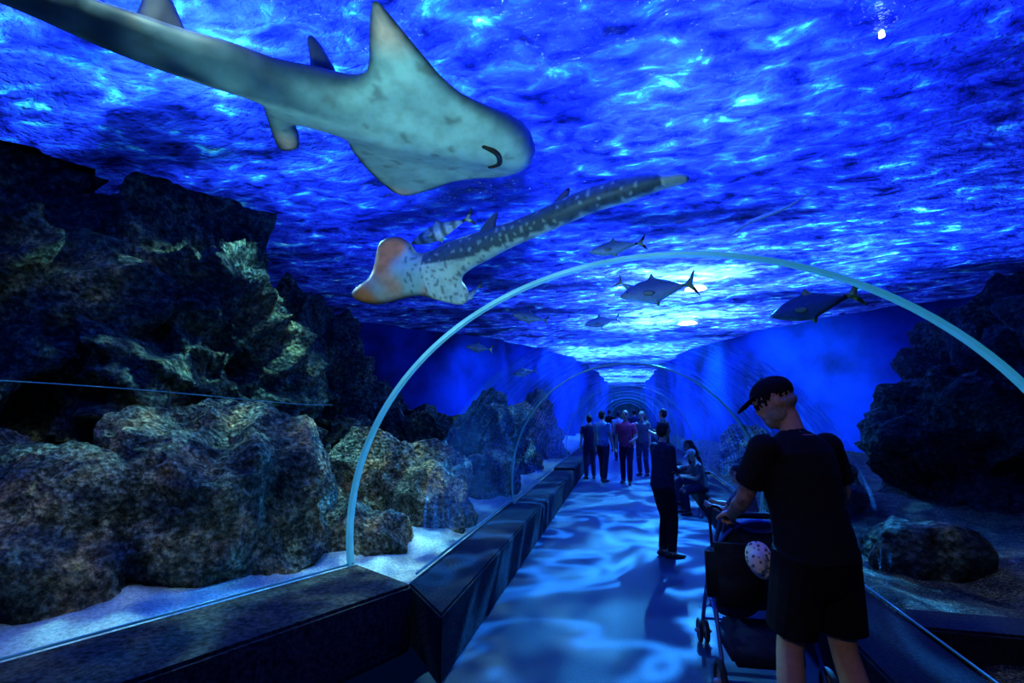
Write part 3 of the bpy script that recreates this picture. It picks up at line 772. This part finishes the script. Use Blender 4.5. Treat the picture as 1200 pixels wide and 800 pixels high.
cn = mesh_obj('canopy', vs, fs, [FABB], True, st); md = cn.modifiers.new('s', 'SOLIDIFY'); md.thickness = .012
g = Geo()
g.add(box_geo((-.10, -.60+.0, .72), (.30, .14, .34), .05), 0); g.add(T([(-.2, -.55, .86), (-.19, -.5, 1.04), (-.15, -.48, 1.07), (-.1, -.5, 1.02), (-.02, -.56, .86)], .008), 0)
g.add(box_geo((-.10, -.675, .66), (.2, .04, .16), .018), 0)
b_ = g.obj('diaper_bag', [BAG], True, st); b_.location = (-.10, .17, 0)
hm, nt, out = new_mat('hat_pattern'); tc = N(nt, 'ShaderNodeTexCoord'); vo = N(nt, 'ShaderNodeTexVoronoi', {'Vector': tc.outputs['Object'], 'Scale': 38.0})
rr = ramp(nt, vo.outputs['Distance'], [(.25, (.12, .13, .12)), (.42, (.85, .83, .75))]); bb = N(nt, 'ShaderNodeBsdfPrincipled', {'Base Color': rr.outputs[0], 'Roughness': .9}); nt.links.new(bb.outputs[0], out.inputs[0])
prof = [(.0, .10), (.05, .098), (.075, .08), (.085, .03), (.088, .0), (.12, -.012), (.145, -.03), (.14, -.034), (.085, -.008)]
vs = []; fs = []
for r, h in prof:
    for i in range(24):
        a = 2*math.pi*i/24; vs.append((.68*r*math.cos(a)*.72, .8*h, .68*r*math.sin(a)*(1+.05*math.sin(3*a))))
for j in range(len(prof)-1):
    for i in range(24): a = j*24; fs.append((a+i, a+(i+1) % 24, a+24+(i+1) % 24, a+24+i))
hat = mesh_obj('sun_hat', vs, fs, [hm], True, st); hat.location = (-.10, -.56, .84); hat.rotation_euler = (math.radians(0), math.radians(10), math.radians(155))

# ------------------------------------------------------------------ lights
def aim(ob, to): ob.rotation_euler = (Vector(to)-ob.location).to_track_quat('-Z', 'Y').to_euler()
def light(name, typ, locn, to, col, power, size=.1, cone=60, blend=.6, gobo=None):
    ld = bpy.data.lights.new(name, typ); ld.color = col; ld.energy = power
    if typ == 'AREA': ld.size = size
    else: ld.shadow_soft_size = size
    if typ == 'SPOT': ld.spot_size = math.radians(cone); ld.spot_blend = blend
    ob = link(bpy.data.objects.new(name, ld)); ob.location = locn; aim(ob, to)
    if gobo:
        sc_, strm, lo = gobo
        ld.use_nodes = True; nt = ld.node_tree; em = nt.nodes['Emission']
        tc = N(nt, 'ShaderNodeTexCoord'); sx = N(nt, 'ShaderNodeSeparateXYZ', {0: tc.outputs['Normal']})
        dx = N(nt, 'ShaderNodeMath', {0: sx.outputs[0], 1: sx.outputs[2]}, operation='DIVIDE'); dy = N(nt, 'ShaderNodeMath', {0: sx.outputs[1], 1: sx.outputs[2]}, operation='DIVIDE')
        cx = N(nt, 'ShaderNodeCombineXYZ', {0: dx.outputs[0], 1: dy.outputs[0]})
        nz = N(nt, 'ShaderNodeTexNoise', {'Vector': cx.outputs[0], 'Scale': sc_, 'Detail': 2.0, 'Distortion': 1.2})
        s1 = N(nt, 'ShaderNodeMath', {0: nz.outputs['Fac'], 1: .5}, operation='SUBTRACT'); s2 = N(nt, 'ShaderNodeMath', {0: s1.outputs[0]}, operation='ABSOLUTE')
        r = ramp(nt, s2.outputs[0], [(0, (1, 1, 1)), (.02, (.55,)*3), (.05, (lo,)*3), (.13, (lo*.2,)*3)])
        ml = N(nt, 'ShaderNodeMath', {0: r.outputs[0], 1: strm}, operation='MULTIPLY'); nt.links.new(ml.outputs[0], em.inputs['Strength'])
    return ob
light('pool_light', 'AREA', (-3.5, 2.7, 5.8), (-3.5, 2.7, 0), (.35, .8, 1), 1000, 1.4)
light('pool_light', 'AREA', (.3, 4.2, 6.2), (.3, 4.2, 0), (.22, .36, 1), 900, 2.6)
light('pool_light', 'AREA', (-1.8, 7.5, 6.2), (-1.8, 7.5, 0), (.15, .35, 1), 420, 2.2)
light('pool_light', 'AREA', (1.5, 11.0, 5.6), (1.5, 11.0, 0), (.55, .9, 1), 4200, 1.2)
light('pool_light', 'AREA', (1.2, 16, 5.6), (1.2, 16, 0), (.5, .85, 1), 7000, 2.5)
light('pool_light', 'AREA', (0, 25, 6), (0, 25, 0), (.4, .8, 1), 15000, 6.0)
light('pool_light', 'AREA', (0, 45, 8), (0, 45, 0), (.4, .8, 1), 80000, 14.0)
light('pool_light', 'AREA', (4.0, 10.8, 6), (4.0, 10.8, 0), (.2, .55, 1), 900, 2.5)
light('flood_floor', 'SPOT', (1.3, 8.8, 4.35), (.1, 5.8, 0), (.03, .32, 1), 19000, .04, 72, .85, (4.8, 1.0, .05))
light('flood_floor_far', 'SPOT', (.9, 13.5, 4.3), (0, 10, 0), (.05, .42, 1), 11000, .06, 90, .7, (5, 1.0, .08))
light('flood_rocks', 'SPOT', (-3.6, 5.0, 4.3), (-4.0, 3.2, 0), (.25, .85, 1), 1500, .06, 120, .6, (3.2, 1.0, .12))
light('flood_rocks_front', 'SPOT', (-1.9, 1.2, 4.2), (-4.6, 3.6, .8), (.5, .8, .7), 420, .06, 80, .6, (5, 1.0, .18))
light('flood_entrance', 'SPOT', (-1.2, 5.4, 4.35), (-2.4, 3.4, 0), (.35, .9, .95), 1300, .06, 70, .7, (5.0, 1.0, .10))
light('fill_bellies', 'SPOT', (-1.6, -.4, 1.2), (-1.1, 3.6, 3.7), (.40, .9, .92), 620, .25, 60, .8)  # added fill from behind the camera to brighten the shark bellies
light('fill_left_wall', 'SPOT', (-3.6, 15.0, 4.2), (-4.8, 18.6, 1.6), (.015, .16, 1), 700, .2, 120, .9)  # added unseen spot, gives the wall a blue glow gradient
light('fill_left_wall', 'SPOT', (-2.2, 20.0, 4.2), (-2.9, 26, 2.0), (.03, .30, 1), 1200, .2, 100, .9)  # second added spot for the left wall glow
light('flood_left_far_rocks', 'SPOT', (-2.2, 12.3, 4.2), (-2.6, 11.0, 1), (.2, .8, .9), 500, .1, 120, .8, (4, 1.0, .3))
light('fill_right_wall', 'SPOT', (2.8, 14.0, 4.2), (4.6, 17.2, 2.0), (.025, .32, 1), 1500, .2, 105, .9)  # added unseen spot for the blue glow on this wall
light('fill_right_wall', 'SPOT', (2.1, 19.0, 4.2), (2.9, 24, 2.2), (.04, .45, 1), 2200, .2, 100, .9)  # second added spot for the right wall glow
light('flood_right_bed', 'SPOT', (3.0, 4.4, 3.6), (2.9, 4.2, 0), (.5, .8, .75), 300, .1, 70, .7, (4.0, 1.0, .2))
light('fill_tunnel_end', 'SPOT', (0, 60, 4.2), (0, 70, 1.6), (.04, .45, 1), 9000, .2, 100, .9)  # added unseen spot that brightens the far end of the tunnel
light('fill_man_legs', 'SPOT', (-.6, -.6, 2.7), (1.0, 2.9, .6), (1, .82, .7), 42, .15, 42, .8)  # added warm fill from behind the camera for the man's legs
ml_, nt, out = new_mat('lamp_glow'); em = N(nt, 'ShaderNodeEmission', {'Color': (.75, .95, 1, 1), 'Strength': 9.0}); nt.links.new(em.outputs[0], out.inputs[0])
for c, r in (((1.64, 11.5, 4.42), .24), ((2.0, 16.2, 4.42), .30), ((1.95, 3.78, 4.42), .02)):  # the two large glowing discs stand in for bright reflections on the water
    g = Geo(); g.add(tube_geo([V(*c), V(*c)+V(0, 0, .04)], [r, r*.8], 24, (1, 0, 0), False)); g.obj('pool_glow', [ml_])
